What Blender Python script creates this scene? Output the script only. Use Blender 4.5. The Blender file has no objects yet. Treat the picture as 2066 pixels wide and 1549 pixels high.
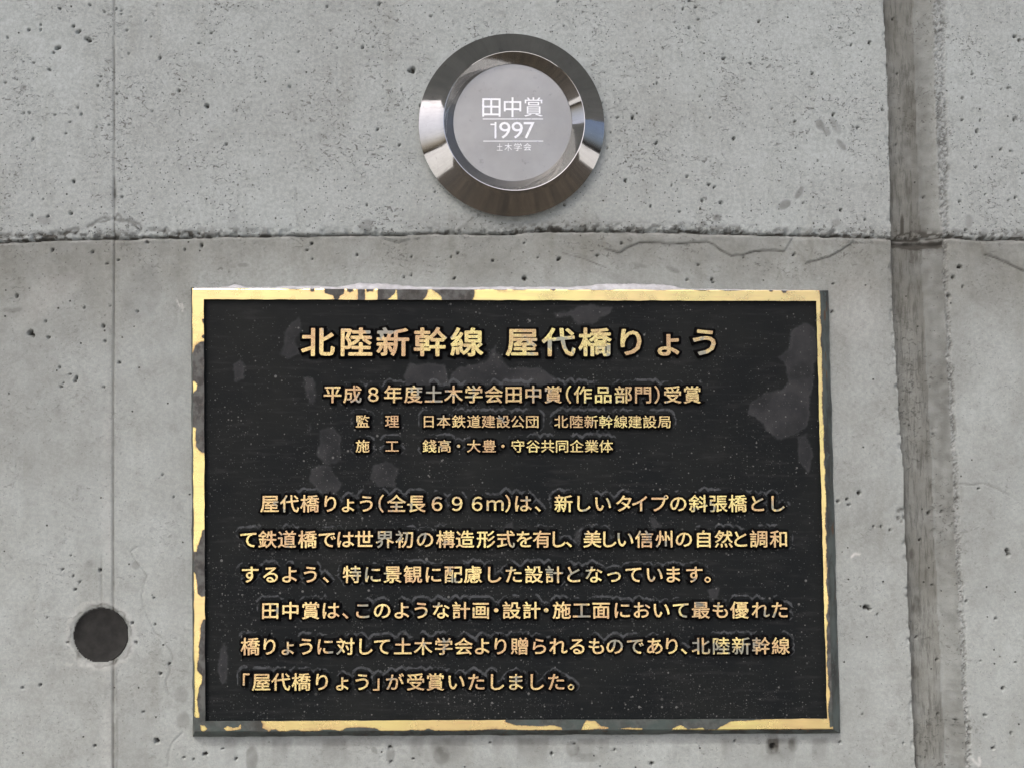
import bpy, math, random
import numpy as np
from mathutils import Matrix, Vector, Euler

random.seed(7)
sc = bpy.context.scene
col = sc.collection

# ------------------------------------------------------------------ camera
F, CX, CY = 2000.0, 1033.0, 774.5          # focal length and centre in photo pixels
TILT, YAW, DIST = 0.055, 0.022, 1.45
CAM = Vector((-DIST * math.tan(YAW), -DIST, -DIST * math.tan(TILT)))
rot = Euler((math.pi / 2 + TILT, 0, -YAW), 'XYZ')
cd = bpy.data.cameras.new('camera'); cam = bpy.data.objects.new('camera', cd); col.objects.link(cam)
cam.location = CAM; cam.rotation_euler = rot
cd.sensor_width = 36; cd.lens = 36 * F / 2066.0; cd.clip_start = 0.02; cd.clip_end = 5000
sc.camera = cam

# ------------------------------------------------------------------ sky, sun, exposure
SUN_EL, SUN_AZ = math.radians(56), math.radians(-38)      # azimuth from straight in front of the wall, to the left
w = bpy.data.worlds.new('World'); sc.world = w; w.use_nodes = True
nt = w.node_tree; nt.nodes.clear()
sky = nt.nodes.new('ShaderNodeTexSky'); sky.sky_type = 'NISHITA'; sky.sun_disc = False
sky.sun_elevation = SUN_EL; sky.sun_rotation = math.pi - SUN_AZ
sky.air_density = 0.7; sky.dust_density = 10.0; sky.ozone_density = 0.2; sky.altitude = 300
bg = nt.nodes.new('ShaderNodeBackground'); bg.inputs['Strength'].default_value = 0.10
wo = nt.nodes.new('ShaderNodeOutputWorld')
nt.links.new(sky.outputs[0], bg.inputs[0]); nt.links.new(bg.outputs[0], wo.inputs[0])
sd = bpy.data.lights.new('sun', 'SUN'); sd.energy = 2.1; sd.angle = math.radians(12); sd.color = (1.0, 0.965, 0.91)
sun = bpy.data.objects.new('sun', sd); col.objects.link(sun)
sdir = Vector((math.sin(SUN_AZ) * math.cos(SUN_EL), -math.cos(SUN_AZ) * math.cos(SUN_EL), math.sin(SUN_EL)))
sun.rotation_euler = sdir.to_track_quat('Z', 'Y').to_euler()
sc.view_settings.view_transform = 'Standard'; sc.view_settings.look = 'None'
sc.view_settings.exposure = 1.3; sc.view_settings.gamma = 1.0

# ------------------------------------------------------------------ helpers
RM = np.array(rot.to_matrix())
C0 = np.array(CAM)
def U(px, py, h=0.0):
    """photo pixel -> point of the place at height h (m) in front of the wall plane; arrays allowed"""
    px = np.asarray(px, float); py = np.asarray(py, float)
    px, py = np.broadcast_arrays(px, py)
    d = np.stack([(px - CX) / F, -(py - CY) / F, -np.ones_like(px)], -1) @ RM.T
    t = (-h - C0[1]) / d[..., 1]
    return C0 + d * t[..., None]
def UV(px, py, h=0.0):
    return Vector([float(v) for v in U(px, py, h)])
def pxsize(px, py, h=0.0):
    a = U(px - 1, py, h); b = U(px + 1, py, h); c = U(px, py - 1, h); d = U(px, py + 1, h)
    return abs(b[0] - a[0]) / 2, abs(c[2] - d[2]) / 2
def hashgrid(ix, iy, seed):
    n = (ix.astype(np.int64) * 374761393 + iy.astype(np.int64) * 668265263 + seed * 1442695041) & 0x7fffffff
    n = ((n ^ (n >> 13)) * 1274126177) & 0x7fffffff
    n = ((n ^ (n >> 15)) * 2246822519) & 0x7fffffff
    return ((n ^ (n >> 12)) & 0xffffff) / float(0xffffff)
def vnoise(x, y, s, seed):
    x = x / s + 1000; y = y / s + 1000
    ix = np.floor(x); iy = np.floor(y); fx = x - ix; fy = y - iy
    fx = fx * fx * (3 - 2 * fx); fy = fy * fy * (3 - 2 * fy)
    ix = ix.astype(np.int64); iy = iy.astype(np.int64)
    a = hashgrid(ix, iy, seed); b = hashgrid(ix + 1, iy, seed); c = hashgrid(ix, iy + 1, seed); d = hashgrid(ix + 1, iy + 1, seed)
    return (a + (b - a) * fx) * (1 - fy) + (c + (d - c) * fx) * fy
def fbm(x, y, s, octv, seed, gain=0.5):
    v = 0; a = 1; t = 0
    for k in range(octv):
        v = v + a * vnoise(x, y, s / 2 ** k, seed + k * 17); t += a; a *= gain
    return v / t
def sstep(e0, e1, x):
    t = np.clip((x - e0) / (e1 - e0), 0, 1); return t * t * (3 - 2 * t)
def seg_dist(x, y, pts):
    d = np.full(np.shape(x), 1e9)
    for (x0, y0), (x1, y1) in zip(pts[:-1], pts[1:]):
        dx, dy = x1 - x0, y1 - y0; L = dx * dx + dy * dy + 1e-9
        t = np.clip(((x - x0) * dx + (y - y0) * dy) / L, 0, 1)
        d = np.minimum(d, np.hypot(x - x0 - t * dx, y - y0 - t * dy))
    return d
def poly_sdf(x, y, pts):
    """signed distance, positive inside"""
    d = seg_dist(x, y, list(pts) + [pts[0]])
    ins = np.zeros(np.shape(x), bool)
    n = len(pts)
    for i in range(n):
        x0, y0 = pts[i]; x1, y1 = pts[(i + 1) % n]
        if y0 == y1: continue
        c = ((y0 > y) != (y1 > y)) & (x < (x1 - x0) * (y - y0) / (y1 - y0) + x0)
        ins ^= c
    return np.where(ins, d, -d)

def mesh_np(name, verts, quads, mats, smooth=True, attrs=None):
    me = bpy.data.meshes.new(name)
    verts = np.ascontiguousarray(verts, np.float32); quads = np.ascontiguousarray(quads, np.int32)
    me.vertices.add(len(verts)); me.vertices.foreach_set('co', verts.ravel())
    k = quads.shape[1]
    me.loops.add(quads.size); me.loops.foreach_set('vertex_index', quads.ravel())
    me.polygons.add(len(quads))
    me.polygons.foreach_set('loop_start', np.arange(0, quads.size, k, dtype=np.int32))
    me.polygons.foreach_set('use_smooth', np.full(len(quads), smooth))
    for an, arr in (attrs or {}).items():
        arr = np.asarray(arr, np.float32)
        if arr.ndim == 1:
            a = me.attributes.new(an, 'FLOAT', 'POINT'); a.data.foreach_set('value', arr)
        else:
            a = me.attributes.new(an, 'FLOAT_COLOR', 'POINT'); a.data.foreach_set('color', arr.ravel())
    for m in mats: me.materials.append(m)
    me.update(); me.validate()
    return me
def link(name, me, parent=None, loc=None):
    o = bpy.data.objects.new(name, me); col.objects.link(o)
    if loc is not None: o.location = loc
    if parent: o.parent = parent
    return o
def child_link(name, me, parent):
    """mesh written in world space, child of an Empty that stands at parent.location"""
    me.transform(Matrix.Translation(-parent.location))
    return link(name, me, parent)
def thing(name, label, cat, loc):
    o = bpy.data.objects.new(name, None); col.objects.link(o); o.location = loc
    o.empty_display_size = 0.05
    o['label'] = label; o['category'] = cat
    return o

# ------------------------------------------------------------------ node helper
class NT:
    def __init__(s, name):
        s.m = bpy.data.materials.new(name); s.m.use_nodes = True
        s.t = s.m.node_tree; s.n = s.t.nodes
        s.b = s.n['Principled BSDF']
        tc = s.n.new('ShaderNodeNewGeometry'); s.pos = tc.outputs['Position']
    def set(s, sock, v):
        if isinstance(v, bpy.types.NodeSocket): s.t.links.new(v, sock)
        elif isinstance(v, (tuple, list)) and len(v) == 3 and sock.type == 'RGBA': sock.default_value = (*v, 1)
        else: sock.default_value = v
    def bs(s, **k):
        for a, v in k.items(): s.set(s.b.inputs[a.replace('_', ' ')], v)
    def noise(s, scale, detail=3, rough=0.55, vec=None, dist=0.0):
        n = s.n.new('ShaderNodeTexNoise'); s.set(n.inputs['Vector'], vec or s.pos)
        n.inputs['Scale'].default_value = scale; n.inputs['Detail'].default_value = detail
        n.inputs['Roughness'].default_value = rough; n.inputs['Distortion'].default_value = dist
        return n.outputs['Fac']
    def voro(s, scale, vec=None, feature='F1', out='Distance', rnd=1.0):
        n = s.n.new('ShaderNodeTexVoronoi'); n.feature = feature; s.set(n.inputs['Vector'], vec or s.pos)
        n.inputs['Scale'].default_value = scale; n.inputs['Randomness'].default_value = rnd
        return n.outputs[out]
    def vecs(s, sx, sy, sz, off=(0, 0, 0)):
        n = s.n.new('ShaderNodeMapping'); s.set(n.inputs['Vector'], s.pos)
        n.inputs['Scale'].default_value = (sx, sy, sz); n.inputs['Location'].default_value = off
        return n.outputs[0]
    def ramp(s, f, a, b, va=0.0, vb=1.0):
        n = s.n.new('ShaderNodeMapRange'); n.clamp = True; n.interpolation_type = 'SMOOTHSTEP'
        s.set(n.inputs[0], f); n.inputs[1].default_value = a; n.inputs[2].default_value = b
        n.inputs[3].default_value = va; n.inputs[4].default_value = vb
        return n.outputs[0]
    def math(s, op, a, b=0.0, c=None):
        n = s.n.new('ShaderNodeMath'); n.operation = op; s.set(n.inputs[0], a); s.set(n.inputs[1], b)
        if c is not None: s.set(n.inputs[2], c)
        return n.outputs[0]
    def mix(s, f, a, b, mode='MIX'):
        n = s.n.new('ShaderNodeMix'); n.data_type = 'RGBA'; n.blend_type = mode
        s.set(n.inputs[0], f); s.set(n.inputs[6], a); s.set(n.inputs[7], b)
        return n.outputs[2]
    def fmix(s, f, a, b):
        n = s.n.new('ShaderNodeMix'); n.data_type = 'FLOAT'
        s.set(n.inputs[0], f); s.set(n.inputs[2], a); s.set(n.inputs[3], b)
        return n.outputs[0]
    def attr(s, name):
        n = s.n.new('ShaderNodeAttribute'); n.attribute_name = name; return n
    def attr4(s, name):
        n = s.attr(name); p = s.n.new('ShaderNodeSeparateColor'); s.t.links.new(n.outputs['Color'], p.inputs[0])
        return p.outputs[0], p.outputs[1], p.outputs[2], n.outputs['Alpha']
    def bump(s, h, dist, strength=1.0, nrm=None):
        n = s.n.new('ShaderNodeBump'); s.set(n.inputs['Height'], h)
        n.inputs['Distance'].default_value = dist; n.inputs['Strength'].default_value = strength
        if nrm is not None: s.set(n.inputs['Normal'], nrm)
        return n.outputs[0]

# ------------------------------------------------------------------ materials
def mat_concrete():
    k = NT('weathered_concrete')
    dark, warm, pale, mott = k.attr4('marks')
    big = k.noise(3.2, 5, 0.6)
    mid = k.noise(16, 5, 0.6)
    fine = k.noise(170, 5, 0.75)
    grain = k.noise(620, 3, 0.7)
    cool = k.mix(k.ramp(big, 0.3, 0.7), (0.395, 0.441, 0.449), (0.328, 0.358, 0.359))
    wrm = k.mix(k.ramp(big, 0.3, 0.7), (0.285, 0.302, 0.286), (0.222, 0.231, 0.213))
    c = k.mix(warm, cool, wrm)
    # cloudy patches, lighter laitance
    c = k.mix(k.ramp(mid, 0.32, 0.72, 0, 0.55), c, k.mix(0.5, c, (0.46, 0.51, 0.525)))
    c = k.mix(k.ramp(k.noise(42, 5, 0.65), 0.45, 0.72, 0, 0.42), c, k.mix(1.0, c, (0.70, 0.70, 0.68), 'MULTIPLY'))
    fa = k.ramp(mott, 0.1, 1.0, 0.42, 0.62)
    c = k.mix(fa, c, k.mix(k.ramp(fine, 0.40, 0.62, 0.0, 1.0), k.mix(1.0, c, (0.86, 0.86, 0.86), 'MULTIPLY'), k.mix(1.0, c, (1.16, 1.16, 1.16), 'MULTIPLY')))
    c = k.mix(0.25, c, k.mix(1.0, c, k.mix(grain, (0.35, 0.35, 0.35), (1.65, 1.65, 1.65)), 'MULTIPLY'))
    # small flecks and pinholes gathered in drifts
    drift = k.ramp(k.noise(13, 4, 0.6, k.vecs(1, 1, 1, (7, 0, 3))), 0.42, 0.66)
    fl = k.noise(150, 3, 0.6, k.vecs(0.8, 1, 1.25), 1.2)
    fl2 = k.noise(62, 6, 0.8, k.vecs(1, 1, 1.2, (9, 2, 4)), 2.0)
    fleck = k.math('MULTIPLY', k.math('MAXIMUM', k.ramp(fl, 0.60, 0.65), k.ramp(fl2, 0.60, 0.65)), k.math('MULTIPLY', k.math('MULTIPLY_ADD', drift, 1.3, 0.06), mott))
    fleck = k.math('MINIMUM', fleck, 1.0)
    c = k.mix(k.math('MULTIPLY', fleck, 0.62), c, (0.075, 0.075, 0.07))
    v = k.voro(118)
    cell = k.n.new('ShaderNodeTexVoronoi'); k.set(cell.inputs['Vector'], k.pos); cell.inputs['Scale'].default_value = 118
    sep = k.n.new('ShaderNodeSeparateColor'); k.t.links.new(cell.outputs['Color'], sep.inputs[0])
    pin = k.math('MULTIPLY', k.ramp(v, 0.20, 0.10), k.ramp(sep.outputs[0], 0.955, 0.965))
    v2 = k.n.new('ShaderNodeTexVoronoi'); k.set(v2.inputs['Vector'], k.pos); v2.inputs['Scale'].default_value = 260
    s2 = k.n.new('ShaderNodeSeparateColor'); k.t.links.new(v2.outputs['Color'], s2.inputs[0])
    pin2 = k.math('MULTIPLY', k.ramp(v2.outputs['Distance'], 0.26, 0.12), k.ramp(s2.outputs[1], 0.93, 0.95))
    holes = k.math('MAXIMUM', pin, k.math('MULTIPLY', pin2, mott))
    c = k.mix(k.math('MULTIPLY', holes, 0.88), c, (0.045, 0.045, 0.042))  # pinholes: the shade inside them is painted dark
    # vertical weather streaks
    st = k.noise(30, 3, 0.6, k.vecs(1.0, 1.0, 0.09))
    c = k.mix(k.ramp(st, 0.55, 0.75, 0, 0.28), c, k.mix(1.0, c, (0.70, 0.68, 0.62), 'MULTIPLY'))
    gs = k.noise(170, 6, 0.75, k.vecs(1.0, 1.0, 0.13))
    c = k.mix(k.math('MULTIPLY', k.ramp(warm, 0.93, 0.99), k.ramp(gs, 0.47, 0.62, 0, 0.5)), c, (0.06, 0.059, 0.053))
    # marks placed by hand
    brk = k.ramp(k.noise(85, 4, 0.65), 0.25, 0.65, 0.45, 1.0)
    brk = k.math('MAXIMUM', brk, k.ramp(dark, 0.6, 0.85))
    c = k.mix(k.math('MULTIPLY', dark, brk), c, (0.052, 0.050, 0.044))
    c = k.mix(k.math('MULTIPLY', pale, brk), c, (0.60, 0.61, 0.61))
    h = k.math('ADD', k.math('MULTIPLY', grain, 0.22), k.math('MULTIPLY', fine, 0.8))
    h = k.math('SUBTRACT', h, k.math('MULTIPLY', fleck, 0.9))
    h = k.math('SUBTRACT', h, k.math('MULTIPLY', holes, 2.5))
    k.bs(Base_Color=c, Roughness=0.88, Normal=k.bump(h, 0.0009, 0.75))
    k.b.inputs['Specular IOR Level'].default_value = 0.3
    return k.m

def gold_nodes(k, patina):
    """polished brass with patina where the factor says"""
    tone = k.noise(4.0, 3, 0.5, k.vecs(1, 1, 1, (3.1, 0, 1.7)))
    streak = k.noise(60, 3, 0.6, k.vecs(0.22, 1, 2.2))
    g = k.mix(k.ramp(tone, 0.35, 0.65), (1.0, 0.89, 0.38), (0.98, 0.77, 0.38))
    g = k.mix(k.ramp(streak, 0.45, 0.75, 0, 0.35), g, (0.80, 0.52, 0.30))
    pn = k.noise(70, 4, 0.6)
    pc = k.mix(k.ramp(pn, 0.38, 0.62), (0.048, 0.046, 0.046), (0.105, 0.112, 0.110))
    pc = k.mix(k.ramp(k.noise(240, 4, 0.7, k.vecs(1, 1, 0.5)), 0.52, 0.70, 0, 0.5), pc, (0.17, 0.16, 0.145))
    zz = k.n.new('ShaderNodeSeparateXYZ'); k.t.links.new(k.pos, zz.inputs[0])
    lowp = k.math('MULTIPLY', k.ramp(zz.outputs[2], -0.44, -0.49), k.ramp(k.noise(28, 3), 0.35, 0.6, 0.35, 1.0))
    pc = k.mix(lowp, pc, k.mix(k.noise(120, 3), (0.038, 0.062, 0.060), (0.085, 0.105, 0.100)))
    pc = k.mix(k.ramp(k.noise(30, 3, 0.6), 0.5, 0.7, 0, 0.6), pc, (0.040, 0.038, 0.034))
    return g, pc

def mat_frame():
    k = NT('brass_frame_with_patina')
    p = k.attr('patina').outputs['Fac']
    # signed distance (in photo pixels) + ragged edge
    e = k.math('ADD', p, k.math('MULTIPLY', k.math('SUBTRACT', k.noise(210, 4, 0.65), 0.5), 5.0))
    fac = k.ramp(e, -0.35, 0.35)
    g, pc = gold_nodes(k, fac)
    g = k.mix(k.math('MULTIPLY', k.ramp(e, -9.0, -0.5), k.ramp(k.noise(35, 4, 0.7), 0.45, 0.7, 0, 0.7)), g, (0.66, 0.44, 0.25))
    rim = k.math('MULTIPLY', k.ramp(e, -2.2, -0.2), 0.55)
    g = k.mix(rim, g, (0.42, 0.25, 0.12))
    c = k.mix(fac, g, pc)
    k.bs(Base_Color=c, Metallic=k.fmix(fac, 1.0, 0.15), Roughness=k.fmix(fac, k.ramp(k.noise(45, 3), 0.3, 0.7, 0.24, 0.36), 0.62))
    h = k.math('ADD', k.math('MULTIPLY', k.noise(120, 3), 0.25), fac)
    k.bs(Normal=k.bump(h, 0.0002, 0.35))
    return k.m

def mat_letter():
    k = NT('brass_letter_face')
    n = k.noise(24, 3, 0.6, k.vecs(1, 1, 1, (1.3, 0, 5.2)))
    n2 = k.noise(130, 3, 0.6)
    e = k.math('ADD', n, k.math('MULTIPLY', n2, 0.35))
    fac = k.ramp(e, 0.735, 0.84)
    g, pc = gold_nodes(k, fac)
    wear = k.ramp(k.noise(260, 4, 0.7), 0.48, 0.66, 0, 0.75)
    g = k.mix(wear, g, (0.38, 0.23, 0.11))
    zone = k.ramp(k.noise(17, 3, 0.6, k.vecs(1, 1, 1, (8, 1, 2))), 0.40, 0.62, 0, 0.70)
    g = k.mix(zone, g, (0.60, 0.36, 0.24))
    c = k.mix(k.math('MULTIPLY', fac, 0.85), g, (0.24, 0.275, 0.265))
    k.bs(Base_Color=c, Metallic=k.fmix(fac, 1.0, 0.4), Roughness=k.fmix(fac, 0.24, 0.5))
    k.bs(Normal=k.bump(k.noise(420, 3), 0.00035, 0.6))
    return k.m

def mat_black_side():
    k = NT('black_enamel_flank_shade')  # letter sides, blacker than the field to paint in their shadow
    k.bs(Base_Color=k.mix(k.noise(200, 3), (0.003, 0.003, 0.003), (0.006, 0.006, 0.007)), Roughness=0.8)
    k.b.inputs['Specular IOR Level'].default_value = 0.04
    return k.m

def mat_frame_side():
    k = NT('dark_bronze_edge')
    n = k.noise(40, 4, 0.65, k.vecs(1, 1, 0.35))
    c = k.mix(k.ramp(n, 0.35, 0.65), (0.045, 0.048, 0.046), (0.105, 0.130, 0.125))
    c = k.mix(k.ramp(k.noise(140, 3, 0.6), 0.58, 0.7, 0, 0.8), c, (0.10, 0.13, 0.13))
    c = k.mix(k.ramp(k.noise(90, 3, 0.6, k.vecs(1, 1, .3, (4, 4, 4))), 0.62, 0.7, 0, 0.7), c, (0.12, 0.055, 0.02))
    k.bs(Base_Color=c, Metallic=0.2, Roughness=0.6, Normal=k.bump(n, 0.0006, 0.7))
    return k.m

def mat_field():
    k = NT('black_enamel_field')
    film, halo, speck, dust = k.attr4('film')
    n1 = k.noise(7, 4, 0.6)
    base = k.mix(k.ramp(n1, 0.3, 0.7), (0.0080, 0.0100, 0.0115), (0.0135, 0.0155, 0.0158))
    base = k.mix(k.ramp(k.noise(90, 4, 0.6, k.vecs(0.25, 1, 1.8)), 0.5, 0.75, 0, 0.5), base, (0.030, 0.031, 0.033))
    # limescale films
    ed = k.math('ADD', film, k.math('MULTIPLY', k.math('SUBTRACT', k.noise(48, 5, 0.65), 0.5), 26.0))
    ff = k.ramp(ed, -4.0, 3.0)
    rim = k.math('MULTIPLY', k.ramp(ed, 6.0, 0.5), ff)
    fcol = k.mix(k.ramp(k.noise(38, 4), 0.3, 0.7), (0.030, 0.032, 0.036), (0.048, 0.050, 0.054))
    fcol = k.mix(k.math('MULTIPLY', rim, 0.22), fcol, (0.085, 0.09, 0.095))
    c = k.mix(k.math('MULTIPLY', ff, k.ramp(k.noise(25, 4), 0.3, 0.7, 0.5, 0.95)), base, fcol)
    hn = k.ramp(k.noise(120, 4, 0.65), 0.34, 0.56)
    hf = k.math('MULTIPLY', k.ramp(k.math('ADD', halo, k.math('MULTIPLY', k.math('SUBTRACT', k.noise(110, 4, 0.65), 0.5), 1.3)), 0.46, 0.72), k.math('MULTIPLY_ADD', hn, 0.7, 0.3))
    c = k.mix(k.math('MULTIPLY', hf, 0.85), c, k.mix(k.noise(90, 3), (0.055, 0.062, 0.066), (0.10, 0.105, 0.118)))
    # spatter specks of three sizes
    def spots(scale, r0, r1, keep, seed):
        v = k.n.new('ShaderNodeTexVoronoi'); k.set(v.inputs['Vector'], k.vecs(1, 0, 1, (seed, 0, seed * 2))); v.inputs['Scale'].default_value = scale
        v.voronoi_dimensions = '3D'
        s = k.n.new('ShaderNodeSeparateColor'); k.t.links.new(v.outputs['Color'], s.inputs[0])
        r = k.math('MULTIPLY_ADD', s.outputs[2], r1 - r0, r0)
        inside = k.ramp(k.math('DIVIDE', v.outputs['Distance'], r), 1.0, 0.7)
        den = k.math('MULTIPLY_ADD', dust, -keep, 1.0)
        on = k.math('GREATER_THAN', s.outputs[0], den)
        return k.math('MULTIPLY', k.math('MULTIPLY', inside, on), k.math('MULTIPLY_ADD', s.outputs[1], 0.7, 0.3))
    sp = k.math('MAXIMUM', spots(95, 0.10, 0.24, 0.26, 1.3), spots(210, 0.14, 0.30, 0.40, 5.1))
    sp = k.math('MAXIMUM', sp, k.math('MULTIPLY', spots(420, 0.18, 0.34, 0.5, 9.7), 0.7))
    c = k.mix(k.math('MULTIPLY', sp, 0.75), c, (0.16, 0.165, 0.165))
    rough = k.fmix(ff, k.ramp(k.noise(60, 3), 0.3, 0.7, 0.50, 0.62), 0.68)
    h = k.math('ADD', k.math('MULTIPLY', k.noise(330, 3, 0.6), 0.5), k.math('MULTIPLY', k.noise(900, 2, 0.6), 0.35))
    h = k.math('ADD', h, k.math('MULTIPLY', k.math('MAXIMUM', sp, hf), 0.8))
    k.bs(Base_Color=c, Roughness=rough, Normal=k.bump(h, 0.0004, 0.7))
    k.b.inputs['Specular IOR Level'].default_value = 0.10
    return k.m

def mat_steel(name, base, r0, r1, streak=0.0, spots=0.0, bumpd=0.0):
    k = NT(name)
    c = k.mix(k.ramp(k.noise(14, 4, 0.6), 0.3, 0.7), base, tuple(v * 0.86 for v in base))
    if streak:
        # radial streaks round the medal's axis, imitating stretched reflections in the colour
        m = k.n.new('ShaderNodeMapping'); k.set(m.inputs['Vector'], k.pos)
        cc = UV(1035, 248, 0.015); m.inputs['Location'].default_value = (-cc.x, -cc.y, -cc.z)
        s = k.n.new('ShaderNodeSeparateXYZ'); k.t.links.new(m.outputs[0], s.inputs[0])
        ang = k.math('ARCTAN2', s.outputs[0], s.outputs[2])
        v = k.n.new('ShaderNodeCombineXYZ'); k.set(v.inputs[0], ang); k.set(v.inputs[1], k.math('MULTIPLY', k.math('ADD', s.outputs[0], s.outputs[2]), 1.5))
        sn = k.noise(26, 4, 0.7, v.outputs[0])
        c = k.mix(k.ramp(sn, 0.42, 0.68, 0, streak), c, tuple(x * 0.60 for x in base))
        k.bs(Roughness=k.ramp(sn, 0.3, 0.7, r0, r1))
    else:
        k.bs(Roughness=k.ramp(k.noise(50, 4), 0.3, 0.7, r0, r1))
    if spots:
        n = k.noise(75, 4, 0.6, k.vecs(1, 1, 1, (2, 5, 8)))
        c = k.mix(k.ramp(n, 0.62, 0.76, 0, spots), c, tuple(x * 0.45 for x in base))
        n = k.noise(22, 4, 0.7)
        c = k.mix(k.ramp(n, 0.5, 0.72, 0, spots * 0.5), c, tuple(x * 0.70 for x in base))
    k.bs(Base_Color=c, Metallic=1.0)
    if bumpd: k.bs(Normal=k.bump(k.noise(700, 3, 0.6), bumpd, 0.5))
    return k.m

def mat_simple(name, a, b, scale, rough, bump=0.0, metal=0.0):
    k = NT(name)
    n = k.noise(scale, 5, 0.62)
    k.bs(Base_Color=k.mix(k.ramp(n, 0.3, 0.7), a, b), Roughness=rough, Metallic=metal)
    if bump: k.bs(Normal=k.bump(n, bump, 0.8))
    return k.m

M_CON = mat_concrete(); M_FRAME = mat_frame(); M_LET = mat_letter(); M_BLK = mat_black_side(); M_EDGE = mat_frame_side(); M_FIELD = mat_field()
M_BEZEL = mat_steel('polished_steel_bezel', (0.52, 0.525, 0.53), 0.03, 0.10, streak=0.22, spots=0.5)
M_DISC = mat_steel('satin_steel_disc', (0.345, 0.358, 0.368), 0.42, 0.50, spots=0.45, bumpd=0.00012)
M_ENG = mat_steel('bright_engraving', (0.86, 0.87, 0.88), 0.25, 0.35, spots=0.7)
M_LIME = mat_simple('white_lime_crust', (0.62, 0.64, 0.69), (0.46, 0.47, 0.50), 90, 0.85, 0.0015)
M_PLUG = mat_simple('dark_rubber_plug', (0.021, 0.0215, 0.0215), (0.034, 0.0345, 0.034), 60, 0.85, 0.0008)
M_PLUG.node_tree.nodes['Principled BSDF'].inputs['Specular IOR Level'].default_value = 0.15
M_GROUND = mat_simple('dry_brown_soil', (0.040, 0.031, 0.021), (0.012, 0.010, 0.007), 3.0, 0.95, 0.02)
M_PAVE = mat_simple('pale_concrete_apron', (0.46, 0.46, 0.45), (0.38, 0.38, 0.37), 1.2, 0.9, 0.004)
M_SOFFIT = mat_simple('deck_concrete', (0.27, 0.28, 0.28), (0.20, 0.21, 0.21), 0.8, 0.9, 0.004)

# ------------------------------------------------------------------ ground
def slab(name, x0, x1, y0, y1, z0, z1, mat):
    me = bpy.data.meshes.new(name)
    me.from_pydata([(x0, y0, z0), (x1, y0, z0), (x1, y1, z0), (x0, y1, z0), (x0, y0, z1), (x1, y0, z1), (x1, y1, z1), (x0, y1, z1)], [],
                   [(3, 2, 1, 0), (4, 5, 6, 7), (0, 1, 5, 4), (1, 2, 6, 5), (2, 3, 7, 6), (3, 0, 4, 7)])
    me.materials.append(mat); o = link(name, me); o['kind'] = 'structure'; return o
slab('ground', -400, 400, -400, 400, -2.2, -1.754, M_PAVE)          # pale concrete apron
slab('soil_strip', -60, 60, -4.2, -0.02, -1.80, -1.72, M_GROUND)      # dry planting along the foot of the pier
slab('viaduct_deck', -13, 13, -3.2, 4.0, 5.0, 6.2, M_SOFFIT)           # the bridge carried by the wall

# ------------------------------------------------------------------ concrete wall
def ext(lo, hi, step, out, growth=1.25):
    c = list(np.arange(lo, hi + step * 0.5, step)); s = step
    a = []; x = lo
    while x > lo - out: s *= growth; x -= s; a.append(x)
    s = step; b = []; x = c[-1]
    while x < hi + out: s *= growth; x += s; b.append(x)
    return np.array(a[::-1] + c + b)
gx = ext(-20, 2086, 2.5, 900); gy = ext(-20, 1570, 2.5, 900)
X, Y = np.meshgrid(gx, gy)
jx = [-900, 0, 110, 230, 400, 620, 850, 1000, 1100, 1400, 1600, 1800, 1900, 2066, 3000]
jv = [493, 488, 485, 482, 478, 475, 473, 472, 467, 469, 474, 480, 480, 484, 490]
J = np.interp(X, jx, jv) + (fbm(X, Y * 0, 60, 3, 5) - 0.5) * 5
XL = np.interp(Y, [-900, 0, 230, 480, 523, 600, 950, 1250, 1549, 2500], [1745, 1783, 1792.5, 1799, 1799, 1801, 1822, 1834, 1847, 1890])
XL = XL + (fbm(Y, X * 0, 40, 4, 9) - 0.5) * 3
XR = np.interp(Y, [-900, 0, 230, 465, 523, 950, 1250, 1549, 2500], [1843, 1883, 1890, 1900, 1903, 1922, 1936, 1951, 1990])
XR = XR + (fbm(Y, X * 0, 30, 4, 12) - 0.5) * 8
SX = np.interp(Y, [-900, 0, 480, 800, 1549, 2500], [229, 230.5, 230.5, 228, 228, 226])
up = Y < J
H = np.zeros_like(X)                                             # millimetres in front of the wall plane
H += (fbm(X, Y, 500, 3, 1) - 0.5) * 2.0
H += (fbm(X, Y, 60, 4, 2) - 0.5) * 0.5
H += (fbm(X, Y, 9, 2, 3) - 0.5) * 0.22
dJ = Y - J
rag = fbm(X, Y, 16, 3, 21)
# the lift above stands a little proud, its lower lip is chipped
H += np.where(up, 0.5, 0)
lip = sstep(-26, -4, dJ) * (dJ < 2)
chip = sstep(0.47, 0.60, fbm(X, Y, 13, 3, 33)) * sstep(-24 * fbm(X, Y * 0, 90, 2, 4) - 6, -2, dJ) * (dJ < 2)
H -= chip * 3.6
rag2 = fbm(X, Y, 5.5, 2, 41) - 0.5
H += lip * rag2 * 4.5 * sstep(0.35, 0.6, fbm(X, Y * 0, 120, 2, 6) + 0.1)
crk = np.exp(-((dJ - (rag - 0.5) * 3) / 2.3) ** 2)
H -= crk * (3.0 + 5 * fbm(X, Y * 0, 45, 3, 8))
H += np.exp(-((dJ - 7) / 4.0) ** 2) * 0.8 * sstep(0.48, 0.6, fbm(X, Y, 22, 2, 44))
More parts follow.
